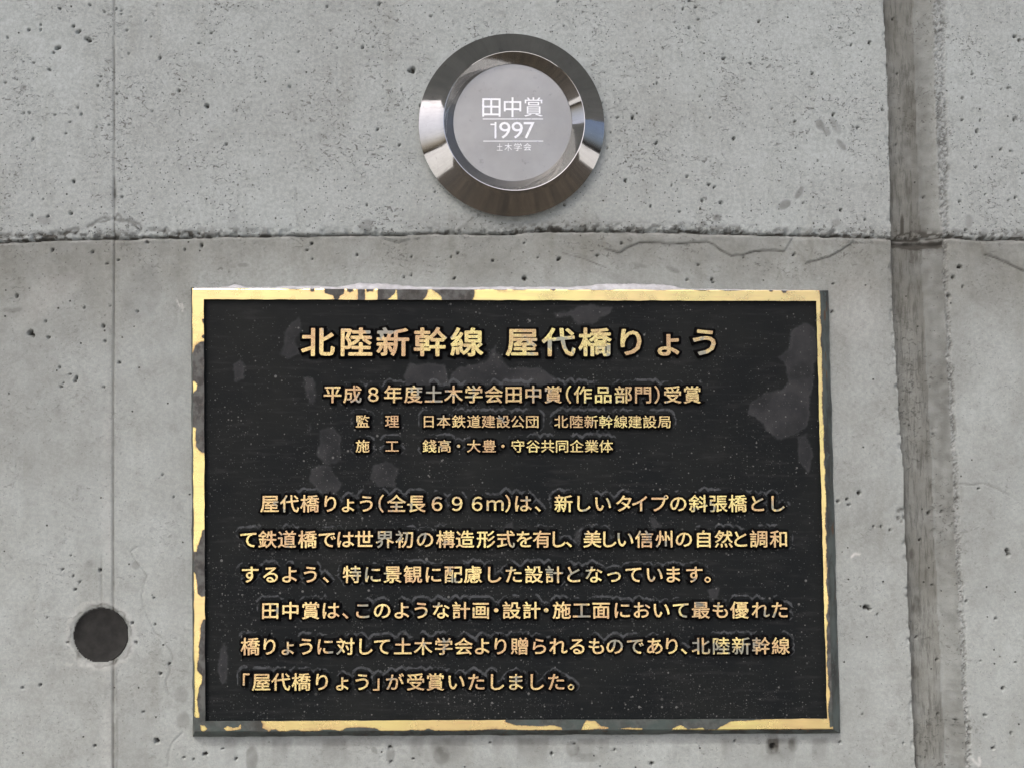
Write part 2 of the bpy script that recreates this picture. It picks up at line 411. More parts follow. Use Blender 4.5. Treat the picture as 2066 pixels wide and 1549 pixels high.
# flakes of laitance left below the joint
flakeA = [(1221, 501), (1250, 509), (1270, 497), (1290, 488), (1330, 489), (1350, 492), (1390, 489), (1425, 487), (1440, 492), (1455, 505), (1475, 515), (1500, 513), (1520, 506), (1550, 504), (1582, 506)]
flakeB = [(1625, 530), (1648, 524), (1670, 518), (1690, 508), (1715, 492)]
flakeC = [(1135, 508), (1180, 521), (1222, 538)]
flakeD = [(1985, 512), (2010, 520), (2032, 530), (2066, 546)]
flakeE = [(770, 478), (800, 488), (815, 487), (845, 480)]
for fl in (flakeA + [(1600, 478), (1215, 478)], flakeB + [(1722, 482), (1600, 484)], flakeD + [(2068, 490), (1975, 490)], flakeE):
    sd_ = poly_sdf(X, Y, fl) + (fbm(X, Y, 12, 3, 51) - 0.5) * 5
    fade = 1.0
    H += sstep(-1.2, 0.8, sd_) * 2.2
for fl, a in ((flakeC, 0.7),):
    H -= np.exp(-(seg_dist(X, Y, fl) / 2.0) ** 2) * a
# formwork seam
dS = X - SX
H -= np.where(up, np.exp(-(dS / 1.9) ** 2) * (1.3 + 2.2 * fbm(Y, X * 0, 50, 3, 61)), 0)
H -= np.where(~up, np.exp(-(dS / 2.0) ** 2) * (1.6 + 1.2 * fbm(Y, X * 0, 60, 3, 62)), 0)
H += np.where(~up, sstep(-28, -18, dS) * (dS < 0) * 0.3, 0)
H -= np.exp(-((X - 204) / 1.6) ** 2) * sstep(1105, 1140, Y) * (Y < 1232) * 1.6
H -= np.exp(-((X - 231) / 5.0) ** 2 - ((Y - 392) / 26.0) ** 2) * 2.0
# rough knot where seam and joint cross
kn = [(-5, 478), (60, 476), (120, 474), (155, 464), (185, 455), (197, 447), (240, 440), (262, 447), (285, 462), (400, 470)]
kd = seg_dist(X, Y, kn) + (fbm(X, Y, 14, 3, 71) - 0.5) * 18
H -= np.exp(-(kd / 3.0) ** 2) * 1.7 * (X < 420)
# cracks
cr1 = [(275, 1103), (262, 1112), (272, 1130), (286, 1147), (295, 1160), (293, 1175), (285, 1200), (289, 1225), (300, 1250), (312, 1277), (325, 1285), (333, 1300), (343, 1312), (348, 1325), (346, 1335), (341, 1342), (343, 1355), (334, 1375), (340, 1400)]
cr2 = [(368, 1478), (350, 1495), (342, 1515), (338, 1545)]
cr3 = [(597, 380), (596, 430), (605, 462)]
cr4 = [(1935, 975), (1962, 978), (1985, 974), (2010, 985), (2040, 1000), (2066, 1022)]
cr5 = [(262, 1112), (250, 1020), (258, 950)]
CR = np.full_like(X, 1e9)
for c in (cr1, cr2, cr3, cr4):
    CR = np.minimum(CR, seg_dist(X, Y, c))
H -= np.exp(-(CR / 1.4) ** 2) * 1.2
# the recessed groove: straight left cheek, floor, sloping right cheek
s_ = (X - XL)
wdt = (XR - XL)
slope0 = np.where(up, 0.70, 0.70)
t_ = np.clip((s_ / wdt - slope0) / (1 - slope0), 0, 1)
ing = (s_ > 0) & (s_ < wdt)
depth = np.where(ing, 18.0 * (1 - t_ ** 1.15), 0)
depth = np.where(s_ < 2.6, depth * np.clip(s_ / 2.6, 0, 1), depth)
Hg = (fbm(X * 4, Y, 60, 4, 81) - 0.5) * 1.2
H = np.where(ing, H * 0.4 - depth + Hg, H)
H -= np.where(ing, np.exp(-((Y - 491 - (fbm(X, Y * 0, 30, 3, 85) - 0.5) * 12) / 4.5) ** 2) * 5, 0)
# arris of the left cheek chipped
ch = sstep(0.55, 0.7, fbm(X, Y, 15, 3, 91)) * np.exp(-((s_ + 2) / 4.0) ** 2) * (~ing)
H -= ch * 3
# coarse exposed aggregate along the right arris
rw = np.where(up, np.interp(Y, [0, 350, 470], [23, 20, 12]), 9)
rs = X - XR
rough = sstep(-2, 1, rs) * (1 - sstep(rw - 3, rw + 3, rs + (fbm(X, Y, 12, 2, 95) - 0.5) * 8))
agg = 0.55 * fbm(X, Y, 6, 2, 97) + 0.45 * hashgrid(np.round(X / 2.5).astype(np.int64), np.round(Y / 2.5).astype(np.int64), 5)
H += rough * ((agg - 0.5) * 5.0 - 1.6)
# chipped spot beside the groove
rr = np.hypot(X - 1816, (Y - 1040) * 0.7) + (fbm(X, Y, 8, 2, 99) - 0.5) * 10
H += sstep(13, 9, rr) * ((fbm(X, Y, 6, 2, 98) - 0.5) * 6 - 1.5)

# air holes seen one by one
holes = [(59,61,2.6),(82,61,2.6),(83,51,2),(149,54,3),(159,65,4),(174,78,3),(181,82,4.2),(117,98,5),(108,107,3),(15,76,2.8),(69,127,2.3),(100,142,3),(198,173,2.6),(211,24,2.2),(182,11,2.2),(245,22,2.2),(295,42,2.3),(323,117,3.2),(361,184,3),(418,214,4),(157,218,2.6),(165,231,2.3),(149,367,4),(220,252,2.3),(195,258,2.2),(48,229,2.5),(60,229,3),(12,168,2.5),(67,281,2.4),(245,30,2),(133,270,2.4),
(106,505,3.4),(297,489,3.2),(407,495,3.6),(34,598,3.6),(62,673,5.5),(67,677,4),(98,681,3),(208,658,4.4),(222,617,2.6),(92,648,2.6),(154,762,4),(151,770,3.4),(127,772,2.4),(123,780,3),(240,732,2.8),(120,741,2.4),(187,509,2.6),(97,437,2.6),(65,435,2.3),(143,431,3.2),(239,525,2.6),(216,532,2.2),(212,688,2.3),(170,621,2.2),
(201,1150,3.2),(126,1148,2.4),(143,1120,2),(148,1161,2.2),(161,1173,2.4),(151,1188,3.4),(311,1206,2.5),(267,1256,3),(45,1387,2.6),(81,1382,3.2),(323,1358,2.8),(341,1338,2.8),(316,1493,5.5),(191,1504,2.4),(411,1522,3),(390,1531,2.4),(370,1528,2.4),(136,1295,2.6),(274,1295,2.4),(95,1245,2),
(629,491,2.8),(620,505,3),(720,515,2.8),(830,518,2.4),(630,523,2.4),(1058,562,5),(917,562,2.4),(815,560,2.6),(830,555,2.4),(923,511,2.4),(994,526,2.8),(1057,491,2.4),(765,8,2.6),(660,14,2.6),(885,145,2.6),(870,33,2.4),(732,96,3),(832,142,5.5),(825,143,3),(848,214,2.2),(806,293,2.8),(855,262,2.2),(1245,238,2.8),(1276,238,3.6),(1225,300,2.6),(1262,365,3.2),
(1127,523,4.4),(1205,515,2.8),(1255,492,2.8),(1602,514,3),(1409,535,2.4),(1387,565,2.6),(1436,565,2.8),(1439,570,2.4),(1681,573,2.6),(1679,629,3),(1460,118,3.2),(1754,87,3.2),(1390,57,2.4),(1391,2,2.8),(1409,40,2.4),(1532,43,2.6),(1480,280,2.8),(1430,373,2.8),(1441,378,2.4),(1324,290,3.2),(1682,232,3.2),(1780,221,2.8),(1313,416,2.4),(1731,258,2.6),(1417,405,3),(1455,410,3),(1697,425,3.4),(1663,420,2.2),
(2048,74,3.4),(2056,82,3),(1961,150,2.4),(1941,243,2.4),(1988,393,2.4),(1936,407,2.6),(2064,350,2.4),(1937,539,4.4),(1923,560,3.4),(1942,580,2.6),(1915,597,4),(1971,265,3),(2035,178,3),(2046,240,3),
(1973,985,2.8),(2031,1110,4.6),(2034,1118,4),(1747,1225,5),(1754,1228,4),(1690,1011,2.8),(1733,994,4),(1709,1007,3),(1712,1018,3),(1762,1061,2.2),(1777,1061,2.2),(1795,1069,2.4),(1866,1090,2.8),(1884,1036,3.6),(1977,1333,2.2),(2023,1387,4.2),(1950,1211,2.6),(1891,1183,2.4),(1770,1238,2.6),(2009,1247,2.4),(1859,1289,2.6),(1901,1335,3),(1903,1446,2.6),(1933,1455,2.4),(1987,1442,3),(2040,1478,2.4),(2003,1509,2.8),(1854,1530,2.6),(1695,1497,2.6),(1740,1440,2.2),
(415,1520,3.4),(476,1530,3.2),(787,1507,3.2),(789,1536,3),(834,1530,2.6),(1113,1520,2.8),(1315,1540,3.6),(1482,1495,2.8),(1560,1505,6),(1240,1512,2.4)]
for i in range(80):
    holes.append((random.uniform(-10, 2080), random.uniform(-10, 470), random.uniform(1.7, 2.4)))
for i in range(35):
    holes.append((random.uniform(-10, 2080), random.uniform(500, 1560), random.uniform(1.7, 2.3)))
sx0 = int(np.searchsorted(gx, -20)); sy0 = int(np.searchsorted(gy, -20))
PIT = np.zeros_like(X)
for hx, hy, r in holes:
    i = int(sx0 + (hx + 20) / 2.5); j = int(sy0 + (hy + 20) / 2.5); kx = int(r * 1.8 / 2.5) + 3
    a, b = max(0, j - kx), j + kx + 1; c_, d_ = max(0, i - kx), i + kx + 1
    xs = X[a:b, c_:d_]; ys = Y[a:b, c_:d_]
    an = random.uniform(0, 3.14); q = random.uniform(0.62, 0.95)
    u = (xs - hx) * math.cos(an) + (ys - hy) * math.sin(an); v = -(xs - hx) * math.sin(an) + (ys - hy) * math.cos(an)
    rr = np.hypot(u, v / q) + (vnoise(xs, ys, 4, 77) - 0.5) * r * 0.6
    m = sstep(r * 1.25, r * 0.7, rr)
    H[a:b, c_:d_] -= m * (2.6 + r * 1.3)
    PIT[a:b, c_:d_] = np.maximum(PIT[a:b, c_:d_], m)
# tie hole
TX, TY = 203.5, 1281.0
tr = np.hypot(X - TX, Y - TY)
ringn = (fbm(X, Y, 14, 3, 111) - 0.5)
H -= sstep(66, 57, tr + ringn * 12) * (0.9 + ringn * 2.5)
H = np.where(tr < 54, H - 16, H)

# ---- marks: r dark, g warm, b pale, a mottle
dark = np.zeros_like(X); warm = np.zeros_like(X); pale = np.zeros_like(X); mott = np.zeros_like(X)
warm += np.where(up, 0.05, 0.42)
warm += np.where(~up, 0.45 * sstep(240, 20, dJ), 0)
warm += sstep(400, 60, np.abs(X - 1080)) * sstep(330, 470, Y) * up * 0.35
mott += np.where(up, 0.9, 0.32)
mott += np.where(~up, 0.35 * sstep(130, 20, dJ), 0)
mott += lip * 3.0 * sstep(0.25, 0.55, fbm(X, Y * 0, 110, 2, 6) + 0.12)
dark += sstep(0.35, 0.8, PIT) * 0.95  # air holes: dirt plus the shade inside, painted near black
dark += crk * 0.85 * sstep(0.38, 0.56, fbm(X, Y, 26, 3, 121) + 0.05)
dark += lip * sstep(0.47, 0.56, fbm(X * 0.8, Y * 1.2, 7, 3, 123)) * 0.75 * sstep(0.35, 0.55, fbm(X, Y * 0, 150, 2, 6) + 0.1)
pale += np.exp(-((dJ - 4) / 2.5) ** 2) * 0.25 * sstep(0.5, 0.62, fbm(X, Y, 25, 3, 127))
pale += np.where(~up, 0.14 * sstep(-30, -16, dS) * (dS < -2) * sstep(0.3, 0.6, fbm(X, Y, 80, 2, 128)), 0)
dark += np.exp(-(dS / 1.7) ** 2) * np.where(up, 0.35 + 0.4 * sstep(0.4, 0.6, fbm(Y, X * 0, 28, 3, 63)), 0.62)
dark += np.where(~up, (np.exp(-((dS - 2) / 5.0) ** 2) * 0.34 * sstep(900, 1350, Y) + np.exp(-((dS - 5 - 9 * fbm(Y, X * 0, 120, 2, 66)) / 1.6) ** 2) * 0.4 * sstep(1330, 1400, Y)) * sstep(0.35, 0.55, fbm(X * 6, Y, 30, 3, 65) + 0.08), 0)
dark += np.exp(-((X - 204) / 1.4) ** 2) * sstep(1105, 1140, Y) * (Y < 1230) * 0.6
dark += np.exp(-((X - 231) / 4.0) ** 2 - ((Y - 392) / 22.0) ** 2) * 0.6
dark += np.exp(-(kd / 3.0) ** 2) * 0.6 * (X < 420)
dark += np.exp(-(CR / 1.15) ** 2) * 0.36 * sstep(0.25, 0.5, fbm(X, Y, 25, 2, 68))
for fl in (flakeA, flakeB, flakeC, flakeD):
    dark += np.exp(-(seg_dist(X, Y, [(a_, b_ + 2) for a_, b_ in fl]) / 1.3) ** 2) * 0.7  # painted shadow line just below each flake edge
    pale += np.exp(-(seg_dist(X, Y, [(a_, b_ - 4) for a_, b_ in fl]) / 2.6) ** 2) * 0.0
def blob(x, y, rx, ry, ang=0.0, soft=0.35, wob=0.5, seed=0):
    u = (X - x) * math.cos(ang) + (Y - y) * math.sin(ang); v = -(X - x) * math.sin(ang) + (Y - y) * math.cos(ang)
    r = np.hypot(u / rx, v / ry) + (fbm(X, Y, min(rx, ry) * 1.5 + 4, 3, 200 + seed) - 0.5) * wob
    return sstep(1 + soft, 1 - soft, r)
for i, (x, y, rx, ry, an, a) in enumerate([(1447, 441, 9, 8, 0, .5), (1584, 414, 13, 8, -0.5, .5), (1613, 389, 6, 14, 0.5, .45), (1655, 253, 8, 12, -0.6, .6), (1668, 266, 7, 9, -0.6, .4),
        (1685, 255, 8, 20, -0.6, .3), (1697, 292, 6, 14, -0.7, .45), (1686, 450, 10, 8, 0, .28), (490, 535, 10, 4, 0, .35), (932, 515, 12, 4, 0, .2),
        (508, 1530, 12, 28, 0, .38), (788, 1520, 8, 22, 0, .4), (755, 1513, 7, 5, .6, .35), (890, 1525, 16, 20, 0, .3), (1155, 1510, 14, 16, 0, .35), (1560, 1500, 14, 22, 0, .4), (1600, 1500, 10, 16, 0, .3),
        (1180, 1528, 30, 10, 0, .18), (1358, 545, 16, 5, .4, .3), (1290, 535, 18, 4, .3, .2), (365, 1400, 14, 16, 0, .22), (370, 1452, 14, 16, 0, .3), (130, 562, 24, 10, 0, .12), (285, 595, 34, 60, 0.3, .16),
        (30, 626, 16, 5, -.2, .3), (14, 624, 9, 4, -.2, .3), (90, 445, 14, 10, 0, .3), (48, 178, 7, 7, 0, .3), (180, 1136, 7, 8, 0, .16), (273, 1140, 8, 8, 0, .28), (1240, 560, 60, 8, .35, .1), (1955, 448, 8, 14, 0, .3),
        (740, 455, 14, 12, 0, .35), (470, 441, 12, 10, 0, .2), (1575, 468, 16, 9, 0, .4), (1830, 450, 4, 24, 0, .5), (1850, 1120, 5, 12, 0, .3), (1860, 1225, 8, 22, 0, .28), (1856, 1362, 8, 14, 0, .22), (1420, 452, 6, 6, 0, .5)]):
    dark += blob(x, y, rx, ry, an, soft=0.22, seed=i) * min(a * 1.15, 0.6)
# damp band under the joint, streaks under the plate, painted shade under the medallion
dark += np.where(~up, sstep(120, 10, dJ) * 0.13 * (0.5 + fbm(X, Y, 120, 4, 131)), 0)
dark += np.where(~up, sstep(0.45, 0.7, fbm(X, Y * 0.35, 90, 4, 133)) * 0.10, 0)
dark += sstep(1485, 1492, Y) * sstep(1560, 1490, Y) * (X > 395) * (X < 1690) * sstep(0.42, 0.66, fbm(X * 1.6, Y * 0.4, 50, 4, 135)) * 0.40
dark += np.exp(-(((X - 1025) / 200) ** 2 + ((Y - 452) / 22) ** 2)) * 0.22  # medallion's shade on the wall, painted into the colour
# groove grime; the upper right slope is painted lighter, as if lit
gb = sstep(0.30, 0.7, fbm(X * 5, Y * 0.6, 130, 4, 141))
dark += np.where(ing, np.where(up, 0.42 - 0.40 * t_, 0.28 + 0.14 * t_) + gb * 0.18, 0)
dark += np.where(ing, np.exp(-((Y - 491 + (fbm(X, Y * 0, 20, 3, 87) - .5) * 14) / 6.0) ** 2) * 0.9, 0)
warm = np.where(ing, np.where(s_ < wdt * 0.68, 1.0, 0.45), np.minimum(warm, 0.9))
mott = np.where(ing, 0.8, mott)
dark += rough * (0.18 + sstep(0.50, 0.36, agg) * 0.5); pale += rough * sstep(0.62, 0.74, agg) * 0.3; mott += rough * 2.0
dark += sstep(13, 9, np.hypot(X - 1816, (Y - 1040) * 0.7)) * sstep(0.5, 0.4, fbm(X, Y, 6, 2, 98)) * 0.6
# lime haloes and scratches
dark += sstep(66, 60, tr + ringn * 14) * sstep(52, 55, tr) * 0.20
pale += sstep(78, 66, tr + ringn * 14) * sstep(60, 66, tr) * 0.22 + np.exp(-(((X - 165) / 50) ** 2 + ((Y - 1338) / 6.0) ** 2)) * 0.35 * sstep(0.4, 0.6, fbm(X, Y, 9, 2, 143))
dark += sstep(3.5, 0, np.abs(tr - 62 + ringn * 16)) * 0.55 * sstep(0.40, 0.56, fbm(X, Y, 22, 2, 144)) + sstep(3, 0, np.abs(tr - 55)) * 0.3
for p in ([(356, 604), (360, 614), (364, 619)], [(366, 612), (369, 622), (368, 628)]):
    pale += np.exp(-(seg_dist(X, Y, p) / 1.6) ** 2) * 0.8
for p in ([(1718, 1122), (1724, 1116), (1734, 1117)], [(1962, 1531), (1971, 1540), (1976, 1543)], [(1975, 1528), (1977, 1538)]):
    pale += np.exp(-(seg_dist(X, Y, p) / 2.4) ** 2) * 0.9
pale += blob(60, 640, 46, 14, -0.45, seed=90) * 0.12 + blob(100, 590, 60, 26, -0.5, seed=91) * 0.14 + blob(1725, 620, 50, 70, 0, seed=92) * 0.12
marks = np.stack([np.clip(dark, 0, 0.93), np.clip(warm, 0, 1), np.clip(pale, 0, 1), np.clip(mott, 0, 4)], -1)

P = U(X, Y, 0.0); P[..., 1] = -H / 1000.0
WALL = thing('concrete_wall', 'grey cast concrete wall with joints, air holes and a recessed groove behind the plaque', 'wall', (0, 0, -1.75))
ny, nx = X.shape
idx = np.arange(ny * nx).reshape(ny, nx)
q = np.stack([idx[1:, :-1], idx[1:, 1:], idx[:-1, 1:], idx[:-1, :-1]], -1)
upq = up[:-1, :-1]; ingq = ((X > XL - 1.5) & (X < XR + 1))[:-1, :-1]; leftq = (X < SX)[:-1, :-1]; rightq = (X >= XR + 1)[:-1, :-1]
regions = []
for u_, nm in ((True, 'upper'), (False, 'lower')):
    m = upq == u_
    regions += [('concrete_panel', nm + ' left', m & leftq), ('concrete_panel', nm + ' middle', m & ~leftq & ~ingq & ~rightq), ('groove_channel', nm, m & ingq), ('concrete_panel', nm + ' right', m & rightq & ~ingq)]
Pf = P.reshape(-1, 3); Mf = marks.reshape(-1, 4)
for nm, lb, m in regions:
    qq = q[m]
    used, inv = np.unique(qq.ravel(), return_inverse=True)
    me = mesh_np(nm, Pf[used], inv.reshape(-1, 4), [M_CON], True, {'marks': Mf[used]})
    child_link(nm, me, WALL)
# side thickness so that the wall is a solid block: back face and edge skirt
b0 = U(gx[0], gy[0]); b1 = U(gx[-1], gy[-1])
zt, zb = float(b0[2]), -1.75
me = bpy.data.meshes.new('wall_core')
x0, x1 = -4.0, 4.0; z1 = 3.2; y0, y1 = 0.035, 1.0
me.from_pydata([(x0, y0, zb), (x1, y0, zb), (x1, y0, z1), (x0, y0, z1), (x0, y1, zb), (x1, y1, zb), (x1, y1, z1), (x0, y1, z1)], [],
               [(0, 1, 2, 3), (5, 4, 7, 6), (4, 0, 3, 7), (1, 5, 6, 2), (3, 2, 6, 7), (4, 5, 1, 0)])
me.materials.append(M_CON); child_link('wall_core', me, WALL)

# plug in the tie hole: shallow dished disc
def ring_mesh(name, cfun, radii, mats, n=96, matidx=None, smooth=True, cap=False):
    """rings: list of (cx_px, cy_px, r_m, h_m)"""
    vs = []; fs = []
    for (cx, cy, r, h) in radii:
        c = U(cx, cy, h)
        for k in range(n):
            a = 2 * math.pi * k / n
            vs.append((c[0] + r * math.sin(a), -h, c[2] + r * math.cos(a)))
    for i in range(len(radii) - 1):
        for k in range(n):
            k2 = (k + 1) % n
            fs.append((i * n + k, (i + 1) * n + k, (i + 1) * n + k2, i * n + k2))
    me = bpy.data.meshes.new(name)
    L = len(radii)
    if cap:
        c = U(radii[-1][0], radii[-1][1], radii[-1][3]); vs.append((c[0], -radii[-1][3], c[2])); ci = len(vs) - 1
        for k in range(n): fs.append(((L - 1) * n + k, ci, (L - 1) * n + (k + 1) % n))
    me.from_pydata(vs, [], fs)
    for m in mats: me.materials.append(m)
    me.polygons.foreach_set('use_smooth', [smooth] * len(fs))
    if matidx is not None: pass
    me.update(); return me
ps = 0.000725
me = ring_mesh('hole_plug', None, [(TX, TY, 54.4 * ps, -0.016), (TX, TY, 54.0 * ps, -0.0022), (TX, TY, 52.5 * ps, -0.0012), (TX, TY, 51.0 * ps, -0.0016), (TX, TY, 49.5 * ps, -0.0026), (TX, TY, 30 * ps, -0.0030), (TX, TY, 10 * ps, -0.0031)], [M_PLUG], cap=True)
o = child_link('hole_plug', me, WALL); o['label'] = 'dark round plug filling the formwork tie hole'

# ------------------------------------------------------------------ plaque
PC = UV(1035, 1030, 0.0)
PLQ = thing('plaque', 'rectangular black plaque with raised gold Japanese writing and worn gold border on concrete', 'plaque', (PC.x, 0, float(U(1035, 1484)[2])))
h_field, h_face = 0.0095, 0.0155
field = [(411, 604), (1647, 607.5), (1669, 1449), (414, 1454)]
faceo = [(388, 583), (1655, 586.5), (1681, 1470.5), (392.5, 1476)]
outer = [(385, 580.5), (1671, 586.5), (1695, 1478), (389, 1485)]
base = [(386, 582.0), (1670, 588), (1694, 1477), (390, 1484)]

# --- frame
pat = []
T = 570
pat += [[(652, T), (697, T), (694, 592), (686, 598), (682, 607), (676, 607), (672, 597), (656, 592)],
        [(697, T), (716, T), (712, 588), (706, 590), (701, 589)], [(722, T), (736, T), (736, 612), (722, 612)], [(736, T), (756, T), (753, 590), (746, 588), (740, 591)],
        [(762, T), (801, T), (797, 592), (789, 600), (770, 612), (762, 606)], [(800, T), (868, T), (862, 592), (857, 602), (840, 612), (802, 612)],
        [(868, T), (957, T), (957, 598), (950, 612), (893, 612), (890, 598), (882, 592), (872, 585)],
        [(620, T), (638, T), (634, 589), (627, 589)], [(1106, T), (1124, T), (1121, 585), (1116, 587), (1110, 585)], [(1550, T), (1562, T), (1558, 589), (1552, 588)],
        [(1575, T), (1590, T), (1587, 590), (1580, 592), (1577, 588)], [(955, T), (1100, T), (1100, 583.0), (1030, 584), (1010, 586), (1000, 584), (955, 585)], [(1425, T), (1434, T), (1430, 588)],
        # left
        [(425, 688), (404, 690), (394, 698), (389, 712), (380, 740), (380, 768), (392, 769), (398, 776), (397, 786), (390, 793), (380, 798), (380, 858), (396, 862), (394, 880), (396, 900), (406, 912), (425, 914)],
        [(408, 644), (425, 642), (425, 655), (409, 653)], [(407, 677), (425, 674), (425, 684), (408, 683)],
        [(425, 1066), (409, 1069), (405, 1085), (399, 1100), (396, 1112), (380, 1113), (380, 1152), (393, 1153), (397, 1170), (399, 1196), (406, 1203), (425, 1201)],
        [(425, 1246), (410, 1250), (405, 1262), (404, 1285), (401, 1300), (402, 1318), (398, 1340), (398, 1352), (407, 1362), (408, 1374), (401, 1388), (398, 1410), (400, 1430), (403, 1446), (399, 1449), (380, 1446), (380, 1500), (405, 1500), (412, 1470), (430, 1470), (425, 1452)],
        # bottom left corner, two bright islands are cut out below
        [(380, 1440), (397, 1447), (404, 1448), (408, 1449), (525, 1449), (530, 1460), (529, 1468), (540, 1472), (545, 1500), (380, 1500)],
        ]
cut = [[(404, 1461), (413, 1464), (419, 1470), (411, 1475), (405, 1472)], [(450, 1469), (460, 1464), (470, 1468), (480, 1466), (487, 1458), (486, 1470), (470, 1473), (458, 1474)]]
low = [(543, 1475), (548, 1471), (556, 1470), (562, 1474), (578, 1475), (585, 1472), (600, 1472), (612, 1475), (640, 1474), (652, 1471), (668, 1471), (686, 1474), (700, 1467), (730, 1466), (756, 1468), (770, 1474), (815, 1475), (830, 1471), (850, 1473), (865, 1469), (880, 1475), (1120, 1473)]
pat += [low + [(1120, 1500), (543, 1500)]]
pat += [[(1020, 1440), (1100, 1440), (1560, 1440), (1560, 1449), (1500, 1453), (1475, 1454), (1460, 1462), (1452, 1466), (1446, 1471), (1422, 1471), (1418, 1467), (1388, 1470), (1380, 1464), (1372, 1462), (1358, 1468), (1350, 1478), (1297, 1478), (1295, 1468), (1270, 1467), (1240, 1470), (1212, 1463), (1200, 1453), (1182, 1453), (1172, 1472), (1165, 1480), (1136, 1480), (1134, 1467), (1115, 1462), (1090, 1464), (1040, 1462), (1020, 1456)],
        [(880, 1476), (1000, 1470), (1060, 1472), (1170, 1472), (1240, 1468), (1330, 1475), (1330, 1500), (880, 1500)]]
rw_ = []
for y in range(584, 1470, 14):
    e = np.interp(y, [584, 1470], [1655, 1680.5]); lim = np.interp(y, [584, 780, 1000, 1200, 1300, 1470], [0, -1.0, -1.5, -3.5, -6.0, -6.5])
    rw_.append((e + lim + (vnoise(np.array([float(y)]), np.array([0.0]), 17, 5)[0] - 0.5) * 5, y))
pat += [rw_ + [(1700, 1462), (1705, 1462), (1700, 584)]]

def lerp2(a, b, t): return (a[0] + (b[0] - a[0]) * t, a[1] + (b[1] - a[1]) * t)
prof = [(base, 0.0), (outer, 0.0035), (None, 0.6), (faceo, h_face - 0.0006)]
NF = 13
layers = [(base, -0.002, 1), (outer, 0.0030, 1)]
def lerp_rect(r0, r1, t): return [lerp2(a, b, t) for a, b in zip(r0, r1)]
layers.append((lerp_rect(outer, faceo, 0.45), 0.0095, 1))
layers.append((lerp_rect(outer, faceo, 0.88), h_face - 0.0016, 1))
for i in range(NF + 1):
    t = i / NF
    hh = h_face - (0.0005 if i == 0 else 0)
    layers.append((lerp_rect(faceo, field, t), hh, 0))
layers.append((lerp_rect(faceo, field, 1.03), h_field - 0.001, 1))
vs = []; qd = []; pt = []; mi = []
off = 0
for side in range(4):
    a, b = side, (side + 1) % 4
    Ls = math.hypot(outer[a][0] - outer[b][0], outer[a][1] - outer[b][1]); n = int(Ls / 2.2)
    ts = np.linspace(0, 1, n + 1)
    px = np.zeros((len(layers), n + 1)); py = np.zeros_like(px); hh = np.zeros_like(px)
    for li, (r, h, m) in enumerate(layers):
        px[li] = r[a][0] + (r[b][0] - r[a][0]) * ts; py[li] = r[a][1] + (r[b][1] - r[a][1]) * ts; hh[li] = h
        if li in (1, 2, 3, 4, len(layers) - 2):     # ragged cast edges
            wob = (fbm(px[li] + py[li], py[li] * 0, 26, 3, 300 + li) - 0.5) * (2.4 if li != len(layers) - 2 else 2.0)
            if side in (0, 2): py[li] += wob * np.minimum(1, np.minimum(ts, 1 - ts) * 40)
            else: px[li] += wob * np.minimum(1, np.minimum(ts, 1 - ts) * 40)
    W_ = np.stack([U(px[i], py[i], layers[i][1]) for i in range(len(layers))])
    sdf = np.full(px.shape, -40.0)
    for p in pat: sdf = np.maximum(sdf, poly_sdf(px, py, p))
    for p in cut: sdf = np.minimum(sdf, -poly_sdf(px, py, p))
    sdf = np.clip(sdf, -12, 12)
    W_[4:4 + NF + 1, :, 1] += ((fbm(px, py, 60, 2, 310) - 0.5) * 0.0003 )[4:4 + NF + 1]
    vs.append(W_.reshape(-1, 3)); pt.append(sdf.ravel())
    ii = np.arange(px.size).reshape(px.shape) + off
    qq = np.stack([ii[:-1, :-1], ii[1:, :-1], ii[1:, 1:], ii[:-1, 1:]], -1).reshape(-1, 4)
    qd.append(qq)
    ml = np.array([0 if (layers[i][2] == 0 and layers[i + 1][2] == 0) else 1 for i in range(len(layers) - 1)])
    mi.append(np.repeat(ml, n))
    off += px.size
me = mesh_np('border_frame', np.concatenate(vs), np.concatenate(qd)[:, ::-1], [M_FRAME, M_EDGE], False, {'patina': np.concatenate(pt)})
me.polygons.foreach_set('material_index', np.concatenate(mi).astype(np.int32)); me.update()
fr = child_link('border_frame', me, PLQ); fr['label'] = 'raised gold border with grey and green patina patches'

